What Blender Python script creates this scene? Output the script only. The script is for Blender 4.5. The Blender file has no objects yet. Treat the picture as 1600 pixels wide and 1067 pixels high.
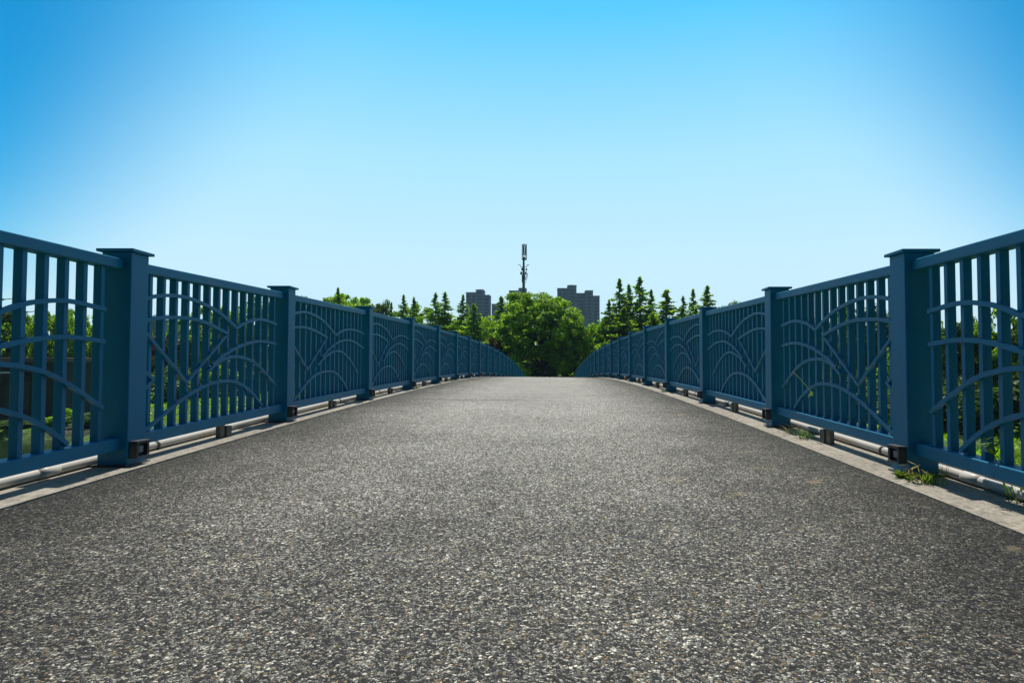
import bpy, math, random
import numpy as np
from mathutils import Vector
random.seed(7)
R = math.radians
scene = bpy.context.scene
col = scene.collection

# ------------------------------------------------------------------ camera
CAMZ = 0.643
cam = bpy.data.cameras.new("camera")
cam.lens = 24.0
cam.sensor_width = 36.0
cam.shift_x = -62 / 1600
cam.clip_start = 0.05
cam.clip_end = 6000
cam_o = bpy.data.objects.new("camera", cam)
cam_o.location = (0, 0, CAMZ)
cam_o.rotation_euler = (R(90 + 2.12), 0, 0)
col.objects.link(cam_o)
scene.camera = cam_o

# ------------------------------------------------------------------ sky and sun
SUN_EL, SUN_AZ = R(66), R(-1)          # azimuth measured clockwise from +Y (straight ahead)
world = bpy.data.worlds.new("World")
scene.world = world
world.use_nodes = True
wn, wl = world.node_tree.nodes, world.node_tree.links
wn.clear()
sky = wn.new('ShaderNodeTexSky')
sky.sky_type = 'NISHITA'
sky.sun_disc = False
sky.sun_elevation = SUN_EL
sky.sun_rotation = SUN_AZ
sky.altitude = 0
sky.air_density = 1.0
sky.dust_density = 0.6
sky.ozone_density = 2.0
hs = wn.new('ShaderNodeHueSaturation')
hs.inputs['Hue'].default_value = 0.485
hs.inputs['Saturation'].default_value = 3.2
hs.inputs['Value'].default_value = 0.93
bg = wn.new('ShaderNodeBackground')
bg.inputs['Strength'].default_value = 0.125
wo = wn.new('ShaderNodeOutputWorld')
wl.new(sky.outputs[0], hs.inputs['Color'])
# pale haze low in the sky, strongest towards the sun's side (a property of direction in the world)
tcw = wn.new('ShaderNodeTexCoord'); sxw = wn.new('ShaderNodeSeparateXYZ'); wl.new(tcw.outputs['Generated'], sxw.inputs[0])
def wm(op, a, b=0.0, clamp=False):
    m = wn.new('ShaderNodeMath'); m.operation = op; m.use_clamp = clamp
    for i, v in enumerate((a, b)):
        if isinstance(v, (int, float)): m.inputs[i].default_value = v
        else: wl.new(v, m.inputs[i])
    return m.outputs[0]
hor = wm('SQRT', wm('MAXIMUM', wm('SUBTRACT', 1.0, wm('MULTIPLY', sxw.outputs[2], sxw.outputs[2])), 1e-4))
caz = wm('DIVIDE', sxw.outputs[1], hor)
g_ = wn.new('ShaderNodeMapRange'); g_.interpolation_type = 'SMOOTHSTEP'; g_.inputs[1].default_value = 0.80; g_.inputs[2].default_value = 1.0
g_.inputs[3].default_value = 0.0; g_.inputs[4].default_value = 1.0; wl.new(wm('ADD', caz, wm('MULTIPLY', wm('POWER', 0.0085, wm('MAXIMUM', sxw.outputs[2], 0.0)), 0.24)), g_.inputs[0])
low = wm('SUBTRACT', 2.3, wm('MULTIPLY', wm('ABSOLUTE', sxw.outputs[2]), 2.6), True)
hz = wm('MULTIPLY', wm('MULTIPLY', wm('POWER', g_.outputs[0], 1.35), low, True), 0.93)
# clear-sky air: milky at the horizon, azure higher up; the unseen side behind the camera is dimmed to darken post faces
pal = wn.new('ShaderNodeValToRGB'); pe = pal.color_ramp.elements
while len(pe) < 5: pe.new(.5)
for e_, (p_, c_) in zip(pe, [(0.0, (.70, .90, .98)), (.13, (.64, .885, 1.0)), (.29, (.43, .80, 1.0)), (.47, (.10, .60, 1.02)), (.8, (.04, .40, .85))]):
    e_.position = p_; e_.color = (*c_, 1)
wl.new(sxw.outputs[2], pal.inputs[0])
pv = wn.new('ShaderNodeVectorMath'); pv.operation = 'SCALE'; pv.inputs['Scale'].default_value = 7.9; wl.new(pal.outputs[0], pv.inputs[0])
back = wn.new('ShaderNodeMapRange'); back.interpolation_type = 'SMOOTHSTEP'
back.inputs[1].default_value = -1.0; back.inputs[2].default_value = 0.45; back.inputs[3].default_value = 0.22; back.inputs[4].default_value = 1.0
wl.new(caz, back.inputs[0])
nv = wn.new('ShaderNodeVectorMath'); nv.operation = 'SCALE'; hs2 = wn.new('ShaderNodeHueSaturation'); hs2.inputs['Saturation'].default_value = 0.95; hs2.inputs['Value'].default_value = 0.62; wl.new(sky.outputs[0], hs2.inputs['Color'])
zf = wn.new('ShaderNodeMapRange'); zf.interpolation_type = 'SMOOTHSTEP'; zf.inputs[1].default_value = .42; zf.inputs[2].default_value = .72; wl.new(sxw.outputs[2], zf.inputs[0])
mz = wn.new('ShaderNodeMix'); mz.data_type = 'RGBA'; wl.new(zf.outputs[0], mz.inputs[0]); wl.new(hs.outputs[0], mz.inputs[6]); wl.new(hs2.outputs[0], mz.inputs[7])
wl.new(mz.outputs[2], nv.inputs[0]); wl.new(back.outputs[0], nv.inputs['Scale'])
mxw = wn.new('ShaderNodeMix'); mxw.data_type = 'RGBA'; wl.new(hz, mxw.inputs[0]); wl.new(nv.outputs[0], mxw.inputs[6])
wl.new(pv.outputs[0], mxw.inputs[7])
wl.new(mxw.outputs[2], bg.inputs['Color'])
wl.new(bg.outputs[0], wo.inputs[0])

sun = bpy.data.lights.new("sun", 'SUN')
sun.energy = 4.9
sun.angle = R(0.53)
sun.color = (1.0, 0.965, 0.90)
sun_o = bpy.data.objects.new("sun", sun)
d = Vector((math.sin(SUN_AZ) * math.cos(SUN_EL), math.cos(SUN_AZ) * math.cos(SUN_EL), math.sin(SUN_EL)))
sun_o.rotation_euler = d.to_track_quat('Z', 'Y').to_euler()
sun_o.location = (0, 0, 30)
col.objects.link(sun_o)

scene.view_settings.view_transform = 'Standard'
scene.view_settings.look = 'None'
scene.view_settings.exposure = 0.12
scene.view_settings.gamma = 1.0
scene.render.film_transparent = False
try:
    scene.cycles.use_denoising = True
    scene.cycles.max_bounces = 8
    scene.cycles.transparent_max_bounces = 8
except Exception:
    pass

# ------------------------------------------------------------------ helpers
def tag(o, label=None, cat=None, group=None, kind=None):
    if label: o["label"] = label
    if cat: o["category"] = cat
    if group: o["group"] = group
    if kind: o["kind"] = kind
    return o

def empty(name, loc, label, cat, group=None):
    o = bpy.data.objects.new(name, None)
    o.empty_display_size = 0.3
    o.location = loc
    col.objects.link(o)
    return tag(o, label, cat, group)

class MB:
    """collects simple shapes in world space; build() links them as one mesh object"""
    def __init__(s): s.v, s.f = [], []
    def add(s, vs, fs):
        n = len(s.v); s.v += [tuple(v) for v in vs]; s.f += [tuple(i + n for i in f) for f in fs]; return s
    def hexa(s, p):      # 8 points: bottom ring 0-3, top ring 4-7
        return s.add(p, [(3, 2, 1, 0), (4, 5, 6, 7), (0, 1, 5, 4), (1, 2, 6, 5), (2, 3, 7, 6), (3, 0, 4, 7)])
    def box(s, x0, x1, y0, y1, z0, z1):
        if x0 > x1: x0, x1 = x1, x0
        if y0 > y1: y0, y1 = y1, y0
        return s.hexa([(x0, y0, z0), (x1, y0, z0), (x1, y1, z0), (x0, y1, z0), (x0, y0, z1), (x1, y0, z1), (x1, y1, z1), (x0, y1, z1)])
    def sbox(s, x0, x1, y0, y1, za, zb, h0, h1):   # box sheared along y: base za at y0, zb at y1
        if x0 > x1: x0, x1 = x1, x0
        return s.hexa([(x0, y0, za + h0), (x1, y0, za + h0), (x1, y1, zb + h0), (x0, y1, zb + h0),
                       (x0, y0, za + h1), (x1, y0, za + h1), (x1, y1, zb + h1), (x0, y1, zb + h1)])
    def tube(s, pts, r, n=10, cap=True):
        pts = [Vector(p) for p in pts]
        rs = r if isinstance(r, (list, tuple)) else [r] * len(pts)
        base = len(s.v)
        for i, p in enumerate(pts):
            t = (pts[min(i + 1, len(pts) - 1)] - pts[max(i - 1, 0)]).normalized()
            a = Vector((0, 0, 1)) if abs(t.z) < 0.9 else Vector((1, 0, 0))
            u = t.cross(a).normalized(); w = t.cross(u).normalized()
            for k in range(n):
                q = 2 * math.pi * k / n
                s.v.append(tuple(p + (u * math.cos(q) + w * math.sin(q)) * rs[i]))
        for i in range(len(pts) - 1):
            for k in range(n):
                a0 = base + i * n + k; a1 = base + i * n + (k + 1) % n
                s.f.append((a0, a1, a1 + n, a0 + n))
        if cap:
            s.f.append(tuple(base + k for k in range(n)))
            s.f.append(tuple(base + (len(pts) - 1) * n + k for k in reversed(range(n))))
        return s
    def build(s, name, mat, parent=None, bevel=0, smooth=False, origin=None):
        me = bpy.data.meshes.new(name)
        o0 = Vector(origin) if origin is not None else (parent_loc(parent) if parent else Vector((0, 0, 0)))
        me.from_pydata([tuple(Vector(v) - o0) for v in s.v], [], s.f)
        me.validate(); me.update()
        import bmesh
        bm = bmesh.new(); bm.from_mesh(me)
        bmesh.ops.recalc_face_normals(bm, faces=bm.faces)
        bm.to_mesh(me); bm.free()
        if smooth: me.shade_smooth()
        me.materials.append(mat)
        o = bpy.data.objects.new(name, me)
        if parent:
            o.parent = parent
            # parts sit in world coordinates minus their thing's base
            o.location = (0, 0, 0)
        else:
            o.location = o0
        col.objects.link(o)
        if bevel:
            b = o.modifiers.new("bevel", 'BEVEL'); b.width = bevel; b.segments = 2; b.limit_method = 'ANGLE'
            b.harden_normals = False
        return o

def parent_loc(p):
    t = Vector((0, 0, 0))
    while p is not None:
        t += p.location; p = p.parent
    return t

# ------------------------------------------------------------------ materials
def nmat(name):
    m = bpy.data.materials.new(name); m.use_nodes = True
    nt = m.node_tree
    return m, nt, nt.nodes['Principled BSDF']

def ramp(nt, stops, interp='LINEAR'):
    r = nt.nodes.new('ShaderNodeValToRGB'); cr = r.color_ramp; cr.interpolation = interp
    while len(cr.elements) < len(stops): cr.elements.new(0.5)
    for e, (p, c) in zip(cr.elements, stops):
        e.position = p; e.color = (c[0], c[1], c[2], 1) if not isinstance(c, (int, float)) else (c, c, c, 1)
    return r

def noise(nt, scale, detail=4, rough=0.6, coords='Object', stretch=None):
    tc = nt.nodes.new('ShaderNodeTexCoord'); n = nt.nodes.new('ShaderNodeTexNoise')
    n.inputs['Scale'].default_value = scale; n.inputs['Detail'].default_value = detail; n.inputs['Roughness'].default_value = rough
    if stretch:
        mp = nt.nodes.new('ShaderNodeMapping'); mp.inputs['Scale'].default_value = stretch
        nt.links.new(tc.outputs[coords], mp.inputs[0]); nt.links.new(mp.outputs[0], n.inputs['Vector'])
    else:
        nt.links.new(tc.outputs[coords], n.inputs['Vector'])
    return n

def mix(nt, a, b, fac, mode='MIX'):
    m = nt.nodes.new('ShaderNodeMix'); m.data_type = 'RGBA'; m.blend_type = mode
    for sock, v in ((m.inputs[0], fac), (m.inputs[6], a), (m.inputs[7], b)):
        if hasattr(v, 'links') or hasattr(v, 'node'): nt.links.new(v, sock)
        elif isinstance(v, (int, float)): sock.default_value = v if sock == m.inputs[0] else (v, v, v, 1)
        else: sock.default_value = (v[0], v[1], v[2], 1)
    return m.outputs[2]

def math_(nt, op, a, b=0.0, c=None, clamp=False):
    m = nt.nodes.new('ShaderNodeMath'); m.operation = op; m.use_clamp = clamp
    for i, v in enumerate((a, b) if c is None else (a, b, c)):
        if isinstance(v, (int, float)): m.inputs[i].default_value = v
        else: nt.links.new(v, m.inputs[i])
    return m.outputs[0]

def bump(nt, bsdf, h, strength, dist):
    b = nt.nodes.new('ShaderNodeBump'); b.inputs['Strength'].default_value = strength; b.inputs['Distance'].default_value = dist
    nt.links.new(h, b.inputs['Height']); nt.links.new(b.outputs[0], bsdf.inputs['Normal'])

def simple(name, c, rough=0.6, var=0.25, scale=6, metal=0, bmp=0.0):
    m, nt, b = nmat(name)
    n = noise(nt, scale)
    r = ramp(nt, [(0.3, [x * (1 - var) for x in c]), (0.7, [min(1, x * (1 + var)) for x in c])])
    nt.links.new(n.outputs[0], r.inputs[0]); nt.links.new(r.outputs[0], b.inputs['Base Color'])
    b.inputs['Roughness'].default_value = rough; b.inputs['Metallic'].default_value = metal
    if bmp: bump(nt, b, n.outputs[0], bmp, 0.01)
    return m

def paint_mat():
    m, nt, b = nmat("blue_paint")
    n1 = noise(nt, 3.5, 5, 0.6); n2 = noise(nt, 60, 3, 0.7); n3 = noise(nt, 9, 6, 0.7, stretch=(1, 1, 0.25))
    r1 = ramp(nt, [(0.3, (0.003, 0.150, 0.265)), (0.7, (0.008, 0.190, 0.325))])
    nt.links.new(n1.outputs[0], r1.inputs[0])
    r3 = ramp(nt, [(0.52, 0.0), (0.75, 0.5)])       # chalky dust streaks
    nt.links.new(n3.outputs[0], r3.inputs[0])
    c = mix(nt, r1.outputs[0], (0.06, 0.19, 0.27), r3.outputs[0])
    r2 = ramp(nt, [(0.665, 0.0), (0.72, 0.75)])        # tiny dark chips and specks
    nt.links.new(n2.outputs[0], r2.inputs[0])
    c = mix(nt, c, (0.02, 0.035, 0.04), r2.outputs[0])
    n4 = noise(nt, 7, 8, 0.8); r4 = ramp(nt, [(0.64, 0.0), (0.70, 0.55)]); nt.links.new(n4.outputs[0], r4.inputs[0])   # scuffed, oxidised patches
    c = mix(nt, c, (0.05, 0.085, 0.10), r4.outputs[0])
    nt.links.new(c, b.inputs['Base Color'])
    rr = ramp(nt, [(0.2, 0.38), (0.8, 0.55)]); nt.links.new(n1.outputs[0], rr.inputs[0])
    nt.links.new(rr.outputs[0], b.inputs['Roughness'])
    b.inputs['Specular IOR Level'].default_value = 0.3
    bump(nt, b, n2.outputs[0], 0.12, 0.002)
    return m

ROAD_L, ROAD_R = -2.150, 1.690
def asphalt_mat():
    m, nt, b = nmat("asphalt")
    L = nt.links
    tc = nt.nodes.new('ShaderNodeTexCoord')
    # warp the coordinates a little so that the stones are not perfect cells
    wn_ = nt.nodes.new('ShaderNodeTexNoise'); wn_.inputs['Scale'].default_value = 60; wn_.inputs['Detail'].default_value = 2
    L.new(tc.outputs['Object'], wn_.inputs['Vector'])
    vm = nt.nodes.new('ShaderNodeVectorMath'); vm.operation = 'MULTIPLY_ADD'
    L.new(wn_.outputs['Color'], vm.inputs[0]); vm.inputs[1].default_value = (0.012, 0.012, 0); L.new(tc.outputs['Object'], vm.inputs[2])
    def vor(scale, feat='F1'):
        v = nt.nodes.new('ShaderNodeTexVoronoi'); v.feature = feat; v.voronoi_dimensions = '2D'; v.inputs['Scale'].default_value = scale
        L.new(vm.outputs[0], v.inputs['Vector']); return v
    v1 = vor(138); v1e = vor(138, 'DISTANCE_TO_EDGE'); v2 = vor(300)
    s1 = nt.nodes.new('ShaderNodeSeparateColor'); L.new(v1.outputs['Color'], s1.inputs[0])
    s2 = nt.nodes.new('ShaderNodeSeparateColor'); L.new(v2.outputs['Color'], s2.inputs[0])
    r1 = ramp(nt, [(0.0, (0.025, 0.025, 0.025)), (0.40, (0.05, 0.05, 0.05)), (0.60, (0.15, 0.15, 0.145)), (0.80, (0.34, 0.335, 0.31)), (0.93, (0.60, 0.59, 0.54)), (1.0, (0.85, 0.84, 0.78))])
    L.new(s1.outputs[0], r1.inputs[0])
    r2 = ramp(nt, [(0.0, 0.02), (0.5, 0.07), (0.82, 0.28), (1.0, 0.65)])
    L.new(s2.outputs[0], r2.inputs[0])
    pick = ramp(nt, [(0.38, 0.0), (0.42, 1.0)], 'LINEAR'); L.new(s1.outputs[1], pick.inputs[0])
    c = mix(nt, r2.outputs[0], r1.outputs[0], pick.outputs[0])
    # a few tan and rusty stones
    tan = ramp(nt, [(0.93, 0.0), (0.95, 0.65)]); L.new(s1.outputs[2], tan.inputs[0])
    c = mix(nt, c, (0.34, 0.25, 0.13), tan.outputs[0])
    # bitumen in the gaps
    gap = ramp(nt, [(0.02, 1.0), (0.16, 0.0)]); L.new(v1e.outputs['Distance'], gap.inputs[0])
    c = mix(nt, c, (0.028, 0.027, 0.026), math_(nt, 'MULTIPLY', gap.outputs[0], 0.85))
    c = mix(nt, c, (0.90, 0.87, 0.77), 1.0, 'MULTIPLY')
    # broad wear: patches a metre or so across, and smaller mottling
    n1 = noise(nt, 0.9, 5, 0.6); w1 = ramp(nt, [(0.3, 0.80), (0.7, 1.16)]); L.new(n1.outputs[0], w1.inputs[0])
    c = mix(nt, c, w1.outputs[0], 1.0, 'MULTIPLY')
    n2 = noise(nt, 9, 4, 0.65); w2 = ramp(nt, [(0.3, 0.80), (0.7, 1.15)]); L.new(n2.outputs[0], w2.inputs[0])
    c = mix(nt, c, w2.outputs[0], 1.0, 'MULTIPLY')
    # unworn, dirty black asphalt along both kerbs, plus lens falloff painted into the colour
    sx = nt.nodes.new('ShaderNodeSeparateXYZ'); L.new(tc.outputs['Object'], sx.inputs[0])
    dl = math_(nt, 'SUBTRACT', sx.outputs[0], ROAD_L); dr = math_(nt, 'SUBTRACT', ROAD_R, sx.outputs[0])
    dd = math_(nt, 'MINIMUM', dl, dr)
    n3 = noise(nt, 3.0, 5, 0.65)
    dd = math_(nt, 'ADD', dd, math_(nt, 'MULTIPLY', math_(nt, 'SUBTRACT', n3.outputs[0], 0.5), 0.45))
    e = ramp(nt, [(0.0, 0.20), (0.2, 0.33), (0.6, 0.68), (1.0, 1.08)]); L.new(math_(nt, 'MULTIPLY', dd, 0.85), e.inputs[0])
    c = mix(nt, c, e.outputs[0], 1.0, 'MULTIPLY')
    # grazing-view brightening and lens falloff painted in: paler towards the crown, darker at the foot
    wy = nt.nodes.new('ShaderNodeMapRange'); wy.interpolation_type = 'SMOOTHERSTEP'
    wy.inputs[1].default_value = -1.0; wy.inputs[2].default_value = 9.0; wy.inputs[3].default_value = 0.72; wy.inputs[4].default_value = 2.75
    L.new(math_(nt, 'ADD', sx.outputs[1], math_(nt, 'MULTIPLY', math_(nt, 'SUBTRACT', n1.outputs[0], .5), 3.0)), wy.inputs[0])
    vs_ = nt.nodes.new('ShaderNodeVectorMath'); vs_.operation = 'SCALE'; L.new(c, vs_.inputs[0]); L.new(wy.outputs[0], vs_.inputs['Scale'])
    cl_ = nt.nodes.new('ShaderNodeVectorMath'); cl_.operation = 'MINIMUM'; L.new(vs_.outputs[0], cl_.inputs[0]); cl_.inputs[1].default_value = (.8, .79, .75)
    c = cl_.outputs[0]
    # sandy stains right of the middle
    n4 = noise(nt, 4.2, 3, 0.5)
    st = ramp(nt, [(0.66, 0.0), (0.74, 0.5)]); L.new(n4.outputs[0], st.inputs[0])
    side = math_(nt, 'MULTIPLY', st.outputs[0], math_(nt, 'MULTIPLY_ADD', sx.outputs[0], 1.6, 0.15, clamp=True))
    c = mix(nt, c, (0.36, 0.29, 0.17), side)
    # a thin transverse joint left of the middle before the crest
    n5 = noise(nt, 2.0, 3, 0.6)
    jy = math_(nt, 'ABSOLUTE', math_(nt, 'ADD', math_(nt, 'SUBTRACT', sx.outputs[1], 8.65), math_(nt, 'MULTIPLY', math_(nt, 'SUBTRACT', n5.outputs[0], .5), .25)))
    jr = ramp(nt, [(0.02, 0.55), (0.10, 0.0)]); L.new(jy, jr.inputs[0])
    jx = ramp(nt, [(0.0, 1.0), (1.0, 0.0)]); L.new(math_(nt, 'MULTIPLY_ADD', sx.outputs[0], .7, .5, clamp=True), jx.inputs[0])
    c = mix(nt, c, (0.05, 0.05, 0.05), math_(nt, 'MULTIPLY', jr.outputs[0], jx.outputs[0]))
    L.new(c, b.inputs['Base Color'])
    b.inputs['Roughness'].default_value = 0.8
    b.inputs['Specular IOR Level'].default_value = 0.2
    hgt = math_(nt, 'ADD', math_(nt, 'MULTIPLY', math_(nt, 'MINIMUM', v1e.outputs['Distance'], 0.3), 2.2), math_(nt, 'MULTIPLY', s1.outputs[1], 0.8))
    hgt = math_(nt, 'ADD', hgt, math_(nt, 'MULTIPLY', s2.outputs[1], 0.25))
    bump(nt, b, hgt, 0.7, 0.005)
    return m

def concrete_mat(name="concrete", c=(0.34, 0.30, 0.235)):
    m, nt, b = nmat(name)
    n1 = noise(nt, 2.2, 8, 0.7); n2 = noise(nt, 45, 4, 0.7); n3 = noise(nt, 14, 4, 0.75, stretch=(3, 1, 1))
    r1 = ramp(nt, [(0.3, [x * 0.72 for x in c]), (0.72, [x * 1.2 for x in c])]); nt.links.new(n1.outputs[0], r1.inputs[0])
    r2 = ramp(nt, [(0.35, 0.72), (0.65, 1.12)]); nt.links.new(n2.outputs[0], r2.inputs[0])
    cc = mix(nt, r1.outputs[0], r2.outputs[0], 1.0, 'MULTIPLY')
    r3 = ramp(nt, [(0.46, 0.0), (0.66, 0.75)]); nt.links.new(n3.outputs[0], r3.inputs[0])
    cc = mix(nt, cc, (0.10, 0.09, 0.07), r3.outputs[0])
    nt.links.new(cc, b.inputs['Base Color']); b.inputs['Roughness'].default_value = 0.9
    bump(nt, b, n2.outputs[0], 0.4, 0.004)
    return m

def leaf_mat(name, dark, light, trans=0.45, scale=0.7):
    m, nt, b = nmat(name)
    L = nt.links
    n = noise(nt, scale, 3, 0.6); g = nt.nodes.new('ShaderNodeNewGeometry')
    f = math_(nt, 'ADD', math_(nt, 'MULTIPLY', n.outputs[0], 0.6), math_(nt, 'MULTIPLY', g.outputs['Random Per Island'], 0.45))
    r = ramp(nt, [(0.28, dark), (0.75, light)]); L.new(f, r.inputs[0])
    L.new(r.outputs[0], b.inputs['Base Color']); b.inputs['Roughness'].default_value = 0.5
    b.inputs['Specular IOR Level'].default_value = 0.2
    t = nt.nodes.new('ShaderNodeBsdfTranslucent')
    tcol = mix(nt, r.outputs[0], (1.7, 1.75, 0.5), 1.0, 'MULTIPLY'); L.new(tcol, t.inputs[0])
    ms = nt.nodes.new('ShaderNodeMixShader'); ms.inputs[0].default_value = trans
    out = nt.nodes['Material Output']
    L.new(b.outputs[0], ms.inputs[1]); L.new(t.outputs[0], ms.inputs[2]); L.new(ms.outputs[0], out.inputs[0])
    return m

def grass_mat():
    m, nt, b = nmat("grass_ground")
    n1 = noise(nt, 0.13, 6, 0.65); n2 = noise(nt, 2.5, 6, 0.75)
    r1 = ramp(nt, [(0.36, (0.022, 0.035, 0.010)), (0.47, (0.07, 0.15, 0.012)), (0.64, (0.13, 0.26, 0.016))]); nt.links.new(n1.outputs[0], r1.inputs[0])
    r2 = ramp(nt, [(0.36, 0.18), (0.60, 1.2)]); nt.links.new(n2.outputs[0], r2.inputs[0])
    c = mix(nt, r1.outputs[0], r2.outputs[0], 1.0, 'MULTIPLY')
    n3 = noise(nt, 0.9, 6, 0.7); r3 = ramp(nt, [(0.58, 0), (0.66, 0.8)]); nt.links.new(n3.outputs[0], r3.inputs[0])
    c = mix(nt, c, (0.19, 0.15, 0.10), r3.outputs[0])
    nt.links.new(c, b.inputs['Base Color']); b.inputs['Roughness'].default_value = 0.95
    bump(nt, b, n2.outputs[0], 0.8, 0.3)
    return m

def water_mat():
    m, nt, b = nmat("stream_water")
    b.inputs['Base Color'].default_value = (0.015, 0.03, 0.012, 1); b.inputs['Roughness'].default_value = 0.08
    n = noise(nt, 2.5, 3, 0.5); bump(nt, b, n.outputs[0], 0.25, 0.05)
    return m

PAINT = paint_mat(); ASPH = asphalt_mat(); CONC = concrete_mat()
PIPE = simple("pipe_plastic", (0.50, 0.46, 0.40), 0.45, 0.12, 3, bmp=0.1)
DARKM = simple("dark_box_metal", (0.05, 0.05, 0.05), 0.45, 0.35, 20)
CLIP = simple("pipe_clip", (0.04, 0.04, 0.04), 0.6, 0.3, 20)
BEIGE = simple("stub_paint", (0.15, 0.125, 0.09), 0.7, 0.3, 30)
LENS = simple("lamp_lens", (0.22, 0.22, 0.22), 0.25, 0.2, 30)
BARK = simple("bark", (0.055, 0.042, 0.03), 0.95, 0.4, 5, bmp=0.5)
LEAF_MID = leaf_mat("leaf_mid", (0.045, 0.11, 0.012), (0.32, 0.50, 0.030), 0.6, 0.55)
LEAF_LIME = leaf_mat("leaf_lime", (0.10, 0.21, 0.015), (0.34, 0.52, 0.03), 0.55, 0.6)
LEAF_OLIVE = leaf_mat("leaf_olive", (0.022, 0.055, 0.012), (0.115, 0.20, 0.03), 0.45, 0.6)
LEAF_CONE = leaf_mat("leaf_conifer", (0.07, 0.15, 0.025), (0.32, 0.50, 0.06), 0.6, 0.5)
LEAF_RED = leaf_mat("leaf_red", (0.03, 0.014, 0.014), (0.085, 0.045, 0.035), 0.35, 0.8)
WEED = leaf_mat("weed_leaf", (0.05, 0.10, 0.015), (0.20, 0.30, 0.04), 0.45, 30)
WEED_DRY = leaf_mat("weed_dry", (0.16, 0.12, 0.05), (0.38, 0.32, 0.13), 0.4, 30)

# ------------------------------------------------------------------ the arched bridge
S = 2.6
def zb(y, side=0):                      # level of the kerb top along the arch
    z = 0.0366 * y - 0.00100 * y * y
    return z - (0.015 if side > 0 else 0)
def kz(y, side): return zb(y, side) - (0.018 if side > 0 else 0)      # the kerb surface itself
Y_END = 74.0
def road_z(x, y):
    t = (x - ROAD_L) / (ROAD_R - ROAD_L)
    return zb(y) - 0.007 - 0.036 * t

def strip(name, mat, ys, prof, kind=None, parent=None):
    """prof(y) -> closed ring of (x, z); swept along y"""
    mb = MB(); n = None
    for y in ys:
        ring = prof(y); n = len(ring)
        mb.v += [(x, y, z) for x, z in ring]
    for i in range(len(ys) - 1):
        for k in range(n):
            a, b_ = i * n + k, i * n + (k + 1) % n
            mb.f.append((a, b_, b_ + n, a + n))
    mb.f.append(tuple(range(n))); mb.f.append(tuple((len(ys) - 1) * n + k for k in reversed(range(n))))
    o = mb.build(name, mat, parent)
    if kind: tag(o, kind=kind)
    return o

YS = [-16 + i * 0.5 for i in range(int((Y_END + 16) / 0.5) + 1)]
rng = random.Random(3)
jl = [0.008 * (rng.random() - 0.5) for _ in YS]; 
def road_profile(y):
    return [(ROAD_L, road_z(ROAD_L, y)), (ROAD_R, road_z(ROAD_R, y)), (ROAD_R, road_z(ROAD_R, y) - 0.06), (ROAD_L, road_z(ROAD_L, y) - 0.06)]
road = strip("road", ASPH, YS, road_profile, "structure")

WL, WR = 2.230, 1.828
bridge = empty("bridge", (0, 0, 0), "arched concrete footbridge carrying the grey asphalt path between two blue railings", "bridge")
YK = [y for y in YS]
strip("kerb", CONC, YK, lambda y: [(ROAD_L - 0.0005, zb(y)), (-2.64, zb(y) + 0.002), (-2.64, zb(y) - 0.24), (ROAD_L - 0.0005, zb(y) - 0.24)], parent=bridge)
strip("kerb", CONC, YK, lambda y: [(ROAD_R + 0.0005, zb(y, 1) - .024), (1.82, zb(y, 1) - .019), (2.24, zb(y, 1) - .017), (2.24, zb(y, 1) - 0.24), (ROAD_R + 0.0005, zb(y, 1) - 0.24)], parent=bridge)
strip("deck_slab", CONC, YK, lambda y: [(ROAD_L - .01, zb(y) - .075), (ROAD_R + .01, zb(y) - .09), (2.0, zb(y) - 0.26), (1.2, zb(y) - .75), (-1.6, zb(y) - .75), (-2.4, zb(y) - 0.26)][0:6], parent=bridge)
for py in (3.0, 20.0, 37.0, 54.0):
    p = MB(); p.box(-1.5, 1.1, py - .45, py + .45, -6.5, zb(py) - .74); p.build("pier", CONC, bridge, bevel=0.04)

# ------------------------------------------------------------------ railings
P_STD = {
 'A': [(0, .85), (.06, .885), (.12, .905), (.19, .905), (.27, .882), (.34, .852), (.42, .790), (.52, .69)],
 'A2': [(.52, .69), (.57, .728), (.64, .760), (.71, .777), (.79, .778), (.86, .768), (.96, .735)],
 'B': [(0, .722), (.07, .742), (.14, .749), (.20, .740), (.26, .722), (.34, .690), (.41, .655)],
 'C': [(.355, .43), (.40, .49), (.46, .545), (.54, .600), (.64, .636), (.71, .641), (.79, .625), (.86, .596), (.96, .54)],
 'D': [(.30, .345), (.35, .405), (.41, .455), (.48, .492), (.55, .504), (.62, .488), (.70, .430), (.77, .350), (.87, .206)],
 'E': [(.055, .010), (.12, .099), (.19, .178), (.27, .238), (.35, .267), (.43, .272), (.51, .252), (.59, .187), (.65, .110), (.705, .01)],
}
L_STD = {'V': [(0, .628), (.185, .308), (.41, .655)], 'S': [(0, .379), (.03, .328), (0, .28)]}
def conv(pts):
    out = []
    Y0, Y1 = 3.745, 5.77
    for x, y in pts:
        X = 220 + x / 3.8125; Yr = 2379 / (862 - X)
        t = (x - 50) / 780; top = 28 + 137 * t; t2 = (x - 20) / 825; bot = 968 - 158 * t2
        out.append((max(0, (Yr - Y0) / (Y1 - Y0)), (bot - y) / (bot - top)))
    return out
P_SHORT = {k: conv(v) for k, v in {
 'A': [(30, 187), (110, 165), (190, 158), (260, 162), (330, 178), (400, 205), (460, 235), (520, 275), (605, 350)],
 'A2': [(605, 350), (650, 320), (700, 303), (760, 300), (838, 326)],
 'B': [(30, 317), (110, 295), (190, 287), (300, 290), (380, 305), (460, 335), (555, 385)],
 'C': [(465, 570), (520, 520), (600, 470), (680, 438), (760, 428), (838, 445)],
 'D': [(440, 608), (500, 550), (560, 525), (610, 520), (660, 530), (720, 560), (780, 620), (838, 690)],
 'E': [(70, 945), (110, 920), (180, 860), (250, 803), (330, 742), (400, 703), (470, 675), (550, 663), (610, 672), (670, 705), (720, 755), (762, 812)]}.items()}
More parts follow.
